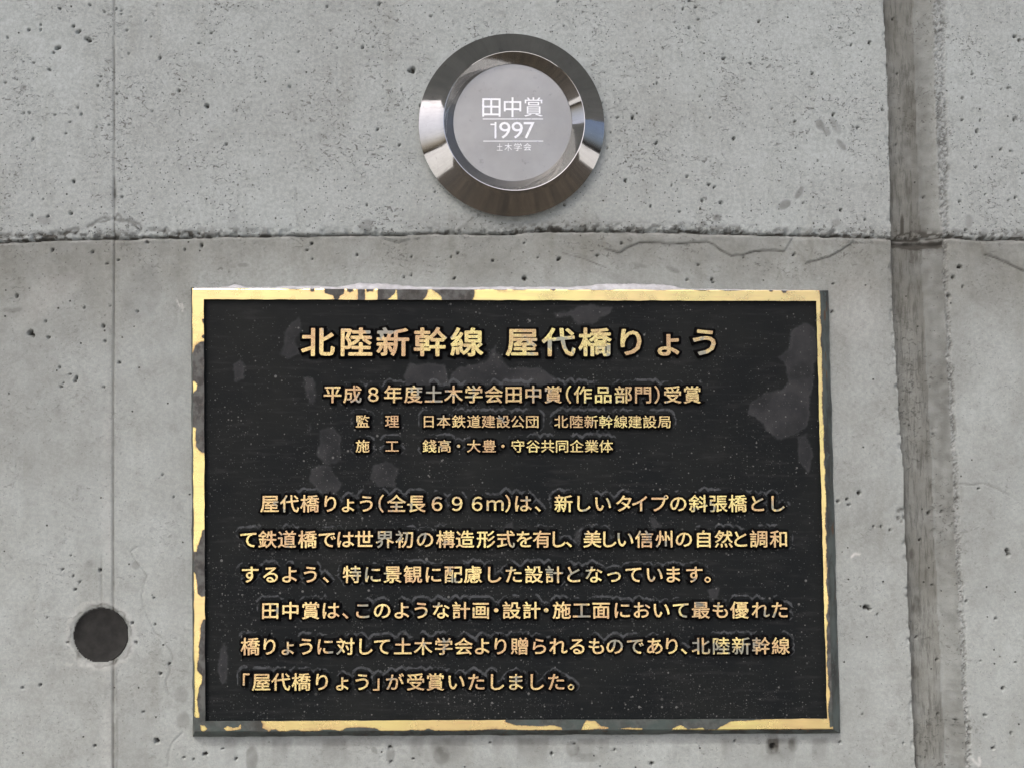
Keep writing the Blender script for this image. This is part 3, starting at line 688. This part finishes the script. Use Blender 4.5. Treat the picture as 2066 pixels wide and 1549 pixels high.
# --- letters
ROWS = [
 ('title', 690, 690, 58, 66, [('北', 641.5), ('陸', 719.5), ('新', 792.5), ('幹', 868.5), ('線', 942), ('屋', 1053), ('代', 1127), ('橋', 1200.5), ('り', 1273), ('ょ', 1348.5), ('う', 1421)]),
 ('second', 794.5, 796, 35, 36.5, [('平', 671), ('成', 711), ('８', 753), ('年', 793), ('度', 834), ('土', 875), ('木', 915), ('学', 956), ('会', 996.5), ('田', 1036.3), ('中', 1076), ('賞', 1116), ('（', 1147), ('作', 1176), ('品', 1217), ('部', 1257.5), ('門', 1297.5), ('）', 1325.5), ('受', 1357), ('賞', 1396.5)]),
 ('third', 849, 850.5, 25.5, 27.5, [('監', 731.5), ('理', 791), ('日', 865), ('本', 895), ('鉄', 925.5), ('道', 956), ('建', 985.5), ('設', 1015.5), ('公', 1044.5), ('団', 1074), ('北', 1132.3), ('陸', 1163.4), ('新', 1192.6), ('幹', 1222.5), ('線', 1252.3), ('建', 1281), ('設', 1311), ('局', 1340)]),
 ('third', 899, 899.5, 25.5, 27.5, [('施', 731.5), ('工', 791), ('錢', 866.5), ('高', 896.6), ('・', 924.8), ('大', 956), ('豊', 987), ('・', 1014.7), ('守', 1045), ('谷', 1075.6), ('共', 1105), ('同', 1134), ('企', 1163.7), ('業', 1193.7), ('体', 1223)]),
 ('body', 1015, 1014.5, 35, 37, [('屋', 544), ('代', 584), ('橋', 625), ('り', 666.5), ('ょ', 702.2), ('う', 739), ('（', 769), ('全', 800), ('長', 840), ('６', 881.7), ('９', 922.3), ('６', 962.7), ('ｍ', 999), ('）', 1024.5), ('は', 1056), ('、', 1085), ('新', 1137), ('し', 1178.3), ('い', 1217), ('タ', 1258.5), ('イ', 1290.5), ('プ', 1331.5), ('の', 1368.5), ('斜', 1408.5), ('張', 1449.6), ('橋', 1488.3), ('と', 1528.5), ('し', 1569.7)]),
 ('body', 1087, 1086, 35, 37, [('て', 501), ('鉄', 539.7), ('道', 579), ('橋', 620.3), ('で', 660), ('は', 697.6), ('世', 734.4), ('界', 776.5), ('初', 815.7), ('の', 857.5), ('構', 898.8), ('造', 938.3), ('形', 980.5), ('式', 1020.7), ('を', 1057.8), ('有', 1093), ('し', 1128.3), ('、', 1147.8), ('美', 1195), ('し', 1230.3), ('い', 1261.8), ('信', 1299.5), ('州', 1339.5), ('の', 1379.7), ('自', 1420), ('然', 1460), ('と', 1494.3), ('調', 1530.4), ('和', 1570.3)]),
 ('body', 1157.5, 1157.6, 35, 37, [('す', 504.8), ('る', 545.6), ('よ', 584.3), ('う', 626), ('、', 657.5), ('特', 710), ('に', 752.3), ('景', 792), ('観', 833), ('に', 874.5), ('配', 915), ('慮', 954.3), ('し', 998), ('た', 1036.5), ('設', 1077.2), ('計', 1118), ('と', 1157.5), ('な', 1198.3), ('っ', 1238.8), ('て', 1278), ('い', 1321), ('ま', 1358.6), ('す', 1401), ('。', 1427.5)]),
 ('body', 1230.5, 1229, 35, 37, [('田', 545.3), ('中', 586), ('賞', 626.8), ('は', 668), ('、', 696.7), ('こ', 732), ('の', 771), ('よ', 810.7), ('う', 849.5), ('な', 890), ('計', 930.3), ('画', 970), ('・', 1001), ('設', 1032.2), ('計', 1072.5), ('・', 1102), ('施', 1133.4), ('工', 1173.5), ('面', 1213), ('に', 1255.5), ('お', 1295.2), ('い', 1335), ('て', 1373.4), ('最', 1414), ('も', 1453.3), ('優', 1491.7), ('れ', 1534.7), ('た', 1573)]),
 ('body', 1303, 1301.5, 35, 37, [('橋', 505), ('り', 543.8), ('ょ', 580.6), ('う', 617.2), ('に', 656.4), ('対', 696.8), ('し', 738.5), ('て', 770.8), ('土', 812.8), ('木', 853.5), ('学', 895.3), ('会', 935.5), ('よ', 973), ('り', 1009.8), ('贈', 1048), ('ら', 1088.2), ('れ', 1126.5), ('る', 1164.2), ('も', 1203.2), ('の', 1240.2), ('で', 1282), ('あ', 1321), ('り', 1355.3), ('、', 1379.8), ('北', 1414.2), ('陸', 1455.6), ('新', 1495.4), ('幹', 1535.6), ('線', 1575.3)]),
 ('body', 1374.5, 1374, 35, 37, [('「', 496.5), ('屋', 527), ('代', 566.5), ('橋', 607.6), ('り', 649.5), ('ょ', 690.5), ('う', 730.5), ('」', 759), ('が', 797), ('受', 838.5), ('賞', 878.2), ('い', 921), ('た', 961), ('し', 1003.7), ('ま', 1041), ('し', 1084), ('た', 1122.3), ('。', 1152)]),
]
cache = {}
def glyph_raw(ch, size, extrude, bevel, offset):
    cu = bpy.data.curves.new('glyph', 'FONT'); cu.body = ch; cu.size = size
    cu.extrude = extrude; cu.bevel_depth = bevel; cu.bevel_resolution = 0; cu.offset = offset; cu.resolution_u = 3
    ob = bpy.data.objects.new('glyph', cu); col.objects.link(ob)
    dg = bpy.context.evaluated_depsgraph_get()
    me = bpy.data.meshes.new_from_object(ob.evaluated_get(dg))
    bpy.data.objects.remove(ob)
    n = len(me.vertices); co = np.empty(n * 3, np.float32); me.vertices.foreach_get('co', co); co = co.reshape(-1, 3)
    zmax = co[:, 2].max()
    area = sum(p.area for p in me.polygons if p.center.z > zmax - 1e-6)
    return me, co, zmax, area
def glyph(ch, cls, size, extrude, bevel, offset, mats):
    """mesh of one character, front face at the greatest z; returns mesh, points, ink box, front height"""
    key = (ch, cls)
    if key in cache: return cache[key]
    me, co, zmax, area = glyph_raw(ch, size, extrude, bevel, 0.0)
    if offset > 0:
        # thicken the strokes: copies nudged to four sides, each a hair lower, joined into one casting
        polys = [tuple(p.vertices) for p in me.polygons]; n = len(co); d = offset
        cs = [co]; fs = list(polys)
        for k, (dx, dy) in enumerate([(d, 0), (-d, 0), (0, d), (0, -d), (.7 * d, .7 * d), (-.7 * d, .7 * d), (.7 * d, -.7 * d), (-.7 * d, -.7 * d)][:4 if offset < 0.0004 else 8]):
            c = co.copy(); c[:, 0] += dx; c[:, 1] += dy; c[:, 2] -= 4e-6 * (k + 1); cs.append(c)
            fs += [tuple(v + n * (k + 1) for v in p) for p in polys]
        co = np.concatenate(cs); me = bpy.data.meshes.new('glyph'); me.from_pydata(co.tolist(), [], fs); me.update()
    fz = co[:, 2] > zmax - 6e-5
    bx = (co[fz, 0].min(), co[fz, 0].max(), co[fz, 1].min(), co[fz, 1].max())
    cache[key] = (me, co, bx, zmax)
    return cache[key]
meshcache = {}
occ = np.zeros((int(900 / 2) + 1, int(1300 / 2) + 1), bool)       # raster of raised writing, 2 px cells from (390, 590)
def raster(tri):
    """tri: (n,3,2) in photo px"""
    for t in tri:
        x0, y0 = t.min(0); x1, y1 = t.max(0)
        i0, i1 = int((x0 - 390) / 2), int((x1 - 390) / 2) + 1; j0, j1 = int((y0 - 590) / 2), int((y1 - 590) / 2) + 1
        gx_, gy_ = np.meshgrid(np.arange(i0, i1 + 1) * 2 + 390, np.arange(j0, j1 + 1) * 2 + 590)
        a, b, c = t
        d = (b[1] - c[1]) * (a[0] - c[0]) + (c[0] - b[0]) * (a[1] - c[1])
        if abs(d) < 1e-9: continue
        l1 = ((b[1] - c[1]) * (gx_ - c[0]) + (c[0] - b[0]) * (gy_ - c[1])) / d
        l2 = ((c[1] - a[1]) * (gx_ - c[0]) + (a[0] - c[0]) * (gy_ - c[1])) / d
        m = (l1 >= -.1) & (l2 >= -.1) & (l1 + l2 <= 1.1)
        occ[j0:j1 + 1, i0:i1 + 1] |= m
relief = h_face - h_field
spec = {'title': (0.0010, 0.0036), 'second': (0.00042, 0.0032), 'third': (0.00022, 0.0026), 'body': (0.00036, 0.0032)}  # wide black bevels stand in for the shadow round each character
for cls, ya, yb, hpx, wpx, chars in ROWS:
    mx, mz = pxsize(1033, ya, h_face)
    stroke, bev = spec[cls]
    size = 0.001 * 1000 * mz * hpx / 0.90 * 1.0
    offs = stroke
    args = (size, relief / 2 - bev + 0.001, bev, offs, None)
    _, co, rb, zr = glyph('新', cls, *args)
    kz = (mz * hpx) / (rb[3] - rb[2]); kx = (mx * wpx) / (rb[1] - rb[0]); zc = (rb[2] + rb[3]) / 2
    for ch, cxp in chars:
        me0, co, bx, zmax = glyph(ch, cls, *args)
        yp = ya + (yb - ya) * (cxp - 500) / 1100
        key = (ch, cls)
        if key not in meshcache:
            xc = (bx[0] + bx[1]) / 2
            c2 = np.empty_like(co); c2[:, 0] = (co[:, 0] - xc) * kx; c2[:, 2] = (co[:, 1] - zc) * kz; c2[:, 1] = -(co[:, 2] - zmax)
            me = me0.copy(); me.name = 'character'
            me.vertices.foreach_set('co', c2.ravel()); me.update()
            me.materials.clear(); me.materials.append(M_LET); me.materials.append(M_BLK)
            nrm = np.empty(len(me.polygons) * 3, np.float32); me.polygons.foreach_get('normal', nrm); nrm = nrm.reshape(-1, 3)
            cen = np.empty(len(me.polygons) * 3, np.float32); me.polygons.foreach_get('center', cen); cen = cen.reshape(-1, 3)
            front = cen[:, 1] < 6e-5
            me.polygons.foreach_set('material_index', np.where(front, 0, 1).astype(np.int32))
            me.polygons.foreach_set('use_smooth', np.zeros(len(me.polygons), bool))
            me.calc_loop_triangles()
            tv = np.empty(len(me.loop_triangles) * 3, np.int32); me.loop_triangles.foreach_get('vertices', tv); tv = tv.reshape(-1, 3)
            tp = np.empty(len(me.loop_triangles), np.int32); me.loop_triangles.foreach_get('polygon_index', tp)
            tv = tv[front[tp]]
            meshcache[key] = (me, c2[tv][:, :, [0, 2]])
        me, tris = meshcache[key]
        loc = UV(cxp, yp, h_face)
        o = link('character', me, PLQ); o.location = loc - PLQ.location
        t2 = tris.copy(); t2[..., 0] = t2[..., 0] / mx + cxp; t2[..., 1] = -t2[..., 1] / mz + yp
        raster(t2)

# --- field
fx = np.arange(0, 1.00001, 1 / 628.0); fy = np.arange(0, 1.00001, 1 / 422.0)
FX, FY = np.meshgrid(fx, fy)
def quadmap(q4, s, t):
    x = (q4[0][0] * (1 - s) + q4[1][0] * s) * (1 - t) + (q4[3][0] * (1 - s) + q4[2][0] * s) * t
    y = (q4[0][1] * (1 - s) + q4[1][1] * s) * (1 - t) + (q4[3][1] * (1 - s) + q4[2][1] * s) * t
    return x, y
fq = lerp_rect(faceo, field, 0.90)
QX, QY = quadmap(fq, FX, FY)
def dil(a, r, dx=0, dy=0):
    """disc dilation by r cells, shifted"""
    out = np.zeros_like(a); Hh, Ww = a.shape
    for j in range(-r, r + 1):
        wdx = int(math.sqrt(r * r - j * j))
        for i in range(-wdx, wdx + 1):
            y, x = j + dy, i + dx
            ys, yd = max(0, -y), max(0, y); xs, xd = max(0, -x), max(0, x)
            out[yd:Hh - ys, xd:Ww - xs] |= a[ys:Hh - yd, xs:Ww - xd]
    return out
closed = dil(occ, 2)
outerb = dil(closed, 4, 0, -3)          # reaches up above the writing
innerb = dil(closed, 2, 0, -1)
halo_c = np.where(innerb, 0, (dil(closed, 2, 0, -2).astype(float) + dil(closed, 3, 0, -2) + dil(closed, 4, 0, -2) + dil(closed, 5, 0, -3)) / 4.0)
halo_c[0:60] = 0
def smp(a, x, y):
    fx_ = np.clip((x - 390) / 2, 0, a.shape[1] - 2); fy_ = np.clip((y - 590) / 2, 0, a.shape[0] - 2)
    i = fx_.astype(int); j = fy_.astype(int); u = fx_ - i; v = fy_ - j
    return (a[j, i] * (1 - u) + a[j, i + 1] * u) * (1 - v) + (a[j + 1, i] * (1 - u) + a[j + 1, i + 1] * u) * v
halo = smp(halo_c, QX, QY)
haloamp = np.interp(QY, [600, 730, 760, 1500], [0.25, 0.25, 1, 1]) * np.interp(fbm(QX, QY, 150, 2, 401), [0.3, 0.5], [0.65, 1.0])
halo = halo * haloamp * (0.50 + 0.75 * sstep(0.40, 0.56, fbm(QX, QY, 42, 3, 403)))
films = [
 [(830, 735), (900, 738), (905, 770), (890, 778), (820, 778), (815, 760)],
 [(905, 775), (912, 748), (930, 738), (965, 736), (985, 728), (994, 706), (1000, 700), (1008, 725), (1030, 740), (1090, 742), (1118, 765), (1115, 778), (905, 778)],
 [(588, 650), (604, 640), (606, 668), (598, 690), (600, 712), (582, 720), (568, 714), (575, 695), (572, 672)],
 [(612, 760), (632, 762), (640, 790), (638, 812), (622, 815), (614, 795)], [(645, 868), (672, 862), (686, 880), (686, 915), (678, 933), (655, 935), (642, 920)],
 [(468, 735), (485, 724), (494, 740), (490, 762), (474, 768)], [(618, 848), (630, 850), (632, 868), (622, 872)], [(628, 945), (650, 935), (668, 945), (690, 975), (672, 1000), (640, 990), (625, 965)],
 [(755, 935), (780, 925), (805, 945), (800, 985), (765, 985), (745, 965)],
 [(1118, 632), (1160, 622), (1190, 617), (1236, 620), (1218, 640), (1195, 655), (1165, 655), (1150, 640), (1120, 645)],
 [(1600, 668), (1622, 655), (1640, 665), (1648, 700), (1638, 760), (1632, 810), (1628, 858), (1600, 875), (1570, 882), (1550, 868), (1530, 845), (1512, 832), (1520, 812), (1548, 795), (1580, 785), (1592, 770), (1588, 740), (1570, 720), (1592, 705)],
 [(1608, 880), (1630, 870), (1640, 920), (1630, 950), (1612, 930)],
 [(440, 1290), (462, 1282), (470, 1330), (462, 1385), (440, 1395), (430, 1340)],
 [(1430, 1190), (1448, 1186), (1446, 1206), (1436, 1212)], [(1310, 1044), (1318, 1038), (1338, 1062), (1318, 1066)], [(1020, 1055), (1034, 1048), (1040, 1066), (1016, 1068)], [(1160, 1068), (1176, 1066), (1172, 1090), (1160, 1094)],
]
amps = [0, 0, 0, -1, 1, -1, -2, 0, -2, -1, 2, -2, -9, 0, 0, 0, 0]
fs_ = np.full(QX.shape, -30.0)
for p, a in zip(films, amps): fs_ = np.maximum(fs_, poly_sdf(QX, QY, p) + a)
film = np.clip(fs_, -14, 14)
dust = 0.22 + 0.35 * sstep(0.4, 0.65, fbm(QX, QY, 170, 3, 411))
dust += 0.45 * np.exp(-(((QX - 1555) / 45) ** 2 + ((QY - 760) / 60) ** 2)) + 0.5 * sstep(1340, 1445, QY) * sstep(0.35, 0.6, fbm(QX, QY, 110, 2, 413))
dust += 0.35 * np.exp(-(((QX - 480) / 60) ** 2 + ((QY - 900) / 120) ** 2)) + 0.3 * sstep(980, 1100, QY) * sstep(1350, 1250, QY) * np.interp(QX, [420, 700, 1300, 1600], [0.4, 1, 1, 0.3])
dust *= np.interp(QY, [604, 660, 800], [0.45, 0.6, 1.0])
fm = np.stack([film, halo, halo * 0, np.clip(dust * 1.35, 0, 1)], -1)
PF = U(QX, QY, h_field)
PF[..., 1] += (fbm(QX, QY, 70, 3, 421) - 0.5) * 0.0006
ii = np.arange(QX.size).reshape(QX.shape)
qq = np.stack([ii[1:, :-1], ii[1:, 1:], ii[:-1, 1:], ii[:-1, :-1]], -1).reshape(-1, 4)
me = mesh_np('field_panel', PF.reshape(-1, 3), qq, [M_FIELD], True, {'film': fm.reshape(-1, 4)})
o = child_link('field_panel', me, PLQ); o['label'] = 'black sunken panel with grey lime films and specks'

# --- lime crust along the top of the plaque
xs = np.arange(392, 1640, 3.0)
hp = np.interp(xs, [392, 440, 462, 474, 486, 500, 555, 580, 625, 640, 680, 700, 727, 745, 765, 790, 830, 880, 930, 970, 1060, 1100, 1150, 1190, 1210, 1250, 1300, 1350, 1372, 1385, 1440, 1500, 1640],
               [1.0, 1.5, 3, 7.5, 6, 2.5, 3, 5, 5.5, 5, 3.5, 7, 11.5, 10, 11.5, 8, 6, 4, 3.5, 5.5, 5, 5.5, 5.5, 7.5, 12, 12, 11.5, 10, 5, 2.5, 3, 1.6, 0.8])
hp = hp + (fbm(xs, xs * 0, 22, 3, 431) - 0.5) * 1.8
ytop = np.interp(xs, [385, 1671], [581.5, 587.0])
sect = [(0.2, -0.001), (0.75, 0.000), (1.0, 0.003), (0.95, 0.007), (0.75, 0.011), (0.42, 0.0137), (0.0, 0.0147), (-0.25, 0.0135)]
V = []
for f_, h in sect:
    py = ytop - np.maximum(hp, 0.7) * f_ * (1 + (fbm(xs, xs * 0 + h * 4000, 12, 2, 433) - 0.5) * 0.5) + (1.0 if f_ <= 0 else 0)
    V.append(U(xs, py, h))
V = np.stack(V)
ii = np.arange(V.shape[0] * V.shape[1]).reshape(V.shape[:2])
qq = np.stack([ii[:-1, :-1], ii[:-1, 1:], ii[1:, 1:], ii[1:, :-1]], -1).reshape(-1, 4)
me = mesh_np('lime_crust', V.reshape(-1, 3), qq, [M_LIME], True)
o = child_link('lime_crust', me, PLQ); o['label'] = 'whitish lime crust along the top edge'

# ------------------------------------------------------------------ round medal
MC = UV(1033, 253, 0.0)
MED = thing('medallion', 'round polished steel medallion with engraved white lettering and 1997, above the plaque', 'medallion', (MC.x, 0, MC.z))
bz = [(1032.3, 252.5, 189 * ps, -0.003), (1032.3, 252.5, 189 * ps * .993, 0.0095), (1032.3, 252.3, 190.6 * ps * .993, 0.0102), (1032.5, 252.0, 190.2 * ps * .993, 0.0112)]
for i in range(1, 9):
    t = i / 9
    bz.append((1032.5 + 5.1 * t, 252.0 - 8.0 * t, (190.2 * .993 + (145.0 * .983 - 190.2 * .993) * t) * ps, 0.0112 + (0.0322 - 0.0112) * t))
bz += [(1037.6, 244.0, 144.6 * ps * .983, 0.0327), (1037.6, 243.8, 143.2 * ps * .983, 0.0325)]
for i in range(1, 7):
    t = i / 6
    bz.append((1037.6 - 3.3 * t, 243.8 + 3.9 * t, (143.2 * .983 + (121.0 - 143.2 * .983) * t) * ps, 0.0325 + (0.0165 - 0.0325) * t))
bz.append((1034.3, 247.8, 120.6 * ps, 0.0140))
me = ring_mesh('bezel', None, bz, [M_BEZEL], n=256)
me.update()
o = child_link('bezel', me, MED)
for e in me.edges: pass
me.set_sharp_from_angle(angle=math.radians(14))
me = ring_mesh('disc', None, [(1034.3, 247.8, 121.5 * ps, 0.0145), (1034.3, 247.8, 121.2 * ps, 0.0156), (1034.3, 247.8, 120.2 * ps, 0.0162), (1034.3, 247.8, 80 * ps, 0.0162), (1034.3, 247.8, 30 * ps, 0.0162)], [M_DISC], n=128, cap=True)
me.set_sharp_from_angle(angle=math.radians(20))
child_link('disc', me, MED)
hd = 0.0165
def bar(name, x0, x1, y0, y1, parent, h0, h1, mat):
    pts = [(x0, y0), (x1, y0), (x1, y1), (x0, y1)]
    vs = [tuple(U(a, b, h1)) for a, b in pts] + [tuple(U(a, b, h0)) for a, b in pts]
    me = bpy.data.meshes.new(name)
    me.from_pydata(vs, [], [(3, 2, 1, 0), (0, 1, 5, 4), (1, 2, 6, 5), (2, 3, 7, 6), (3, 0, 4, 7)])
    me.materials.append(mat); return child_link(name, me, parent)
bar('engraved_line', 974, 1095.6, 239.9, 241.7, MED, 0.0160, hd, M_ENG)
bar('engraved_line', 975, 1096, 284.6, 286.2, MED, 0.0160, hd, M_ENG)
def medtext(ch, cls, x0, x1, y0, y1, off=0.0):
    cu_me, co, bx, zmax = glyph(ch, cls, 0.05, 0.0003, 0.0, off, None)
    mx, mz = pxsize((x0 + x1) / 2, (y0 + y1) / 2, hd)
    me = cu_me.copy(); me.name = 'character'
    c2 = np.empty_like(co)
    c2[:, 0] = (co[:, 0] - (bx[0] + bx[1]) / 2) * (x1 - x0) * mx / (bx[1] - bx[0])
    c2[:, 2] = (co[:, 1] - (bx[2] + bx[3]) / 2) * (y1 - y0) * mz / (bx[3] - bx[2]); c2[:, 1] = -(co[:, 2] - zmax)
    me.vertices.foreach_set('co', c2.ravel()); me.materials.clear(); me.materials.append(M_ENG); me.update()
    o = link('character', me, MED); o.location = UV((x0 + x1) / 2, (y0 + y1) / 2, hd) - MED.location
medtext('田', 'm1', 973, 1010, 199, 236, 0.0003); medtext('中', 'm1', 1016.5, 1051.7, 197, 237, 0.0003); medtext('賞', 'm1', 1057.6, 1095, 197, 236, 0.0)
bar('character', 997.8, 1001.6, 247, 280, MED, 0.0160, hd, M_ENG); bar('character', 989.5, 997.9, 250.2, 253.2, MED, 0.0160, hd, M_ENG); medtext('9', 'm2', 1007, 1030, 246.6, 280.3); medtext('9', 'm2', 1032, 1055, 246.6, 280.3); medtext('7', 'm2', 1056.5, 1078.5, 247, 280)
medtext('土', 'm3', 1002.5, 1014, 290.5, 304.5); medtext('木', 'm3', 1018, 1033, 289.5, 305); medtext('学', 'm3', 1037, 1053, 289.5, 305); medtext('会', 'm3', 1056, 1072, 289.5, 304.5)
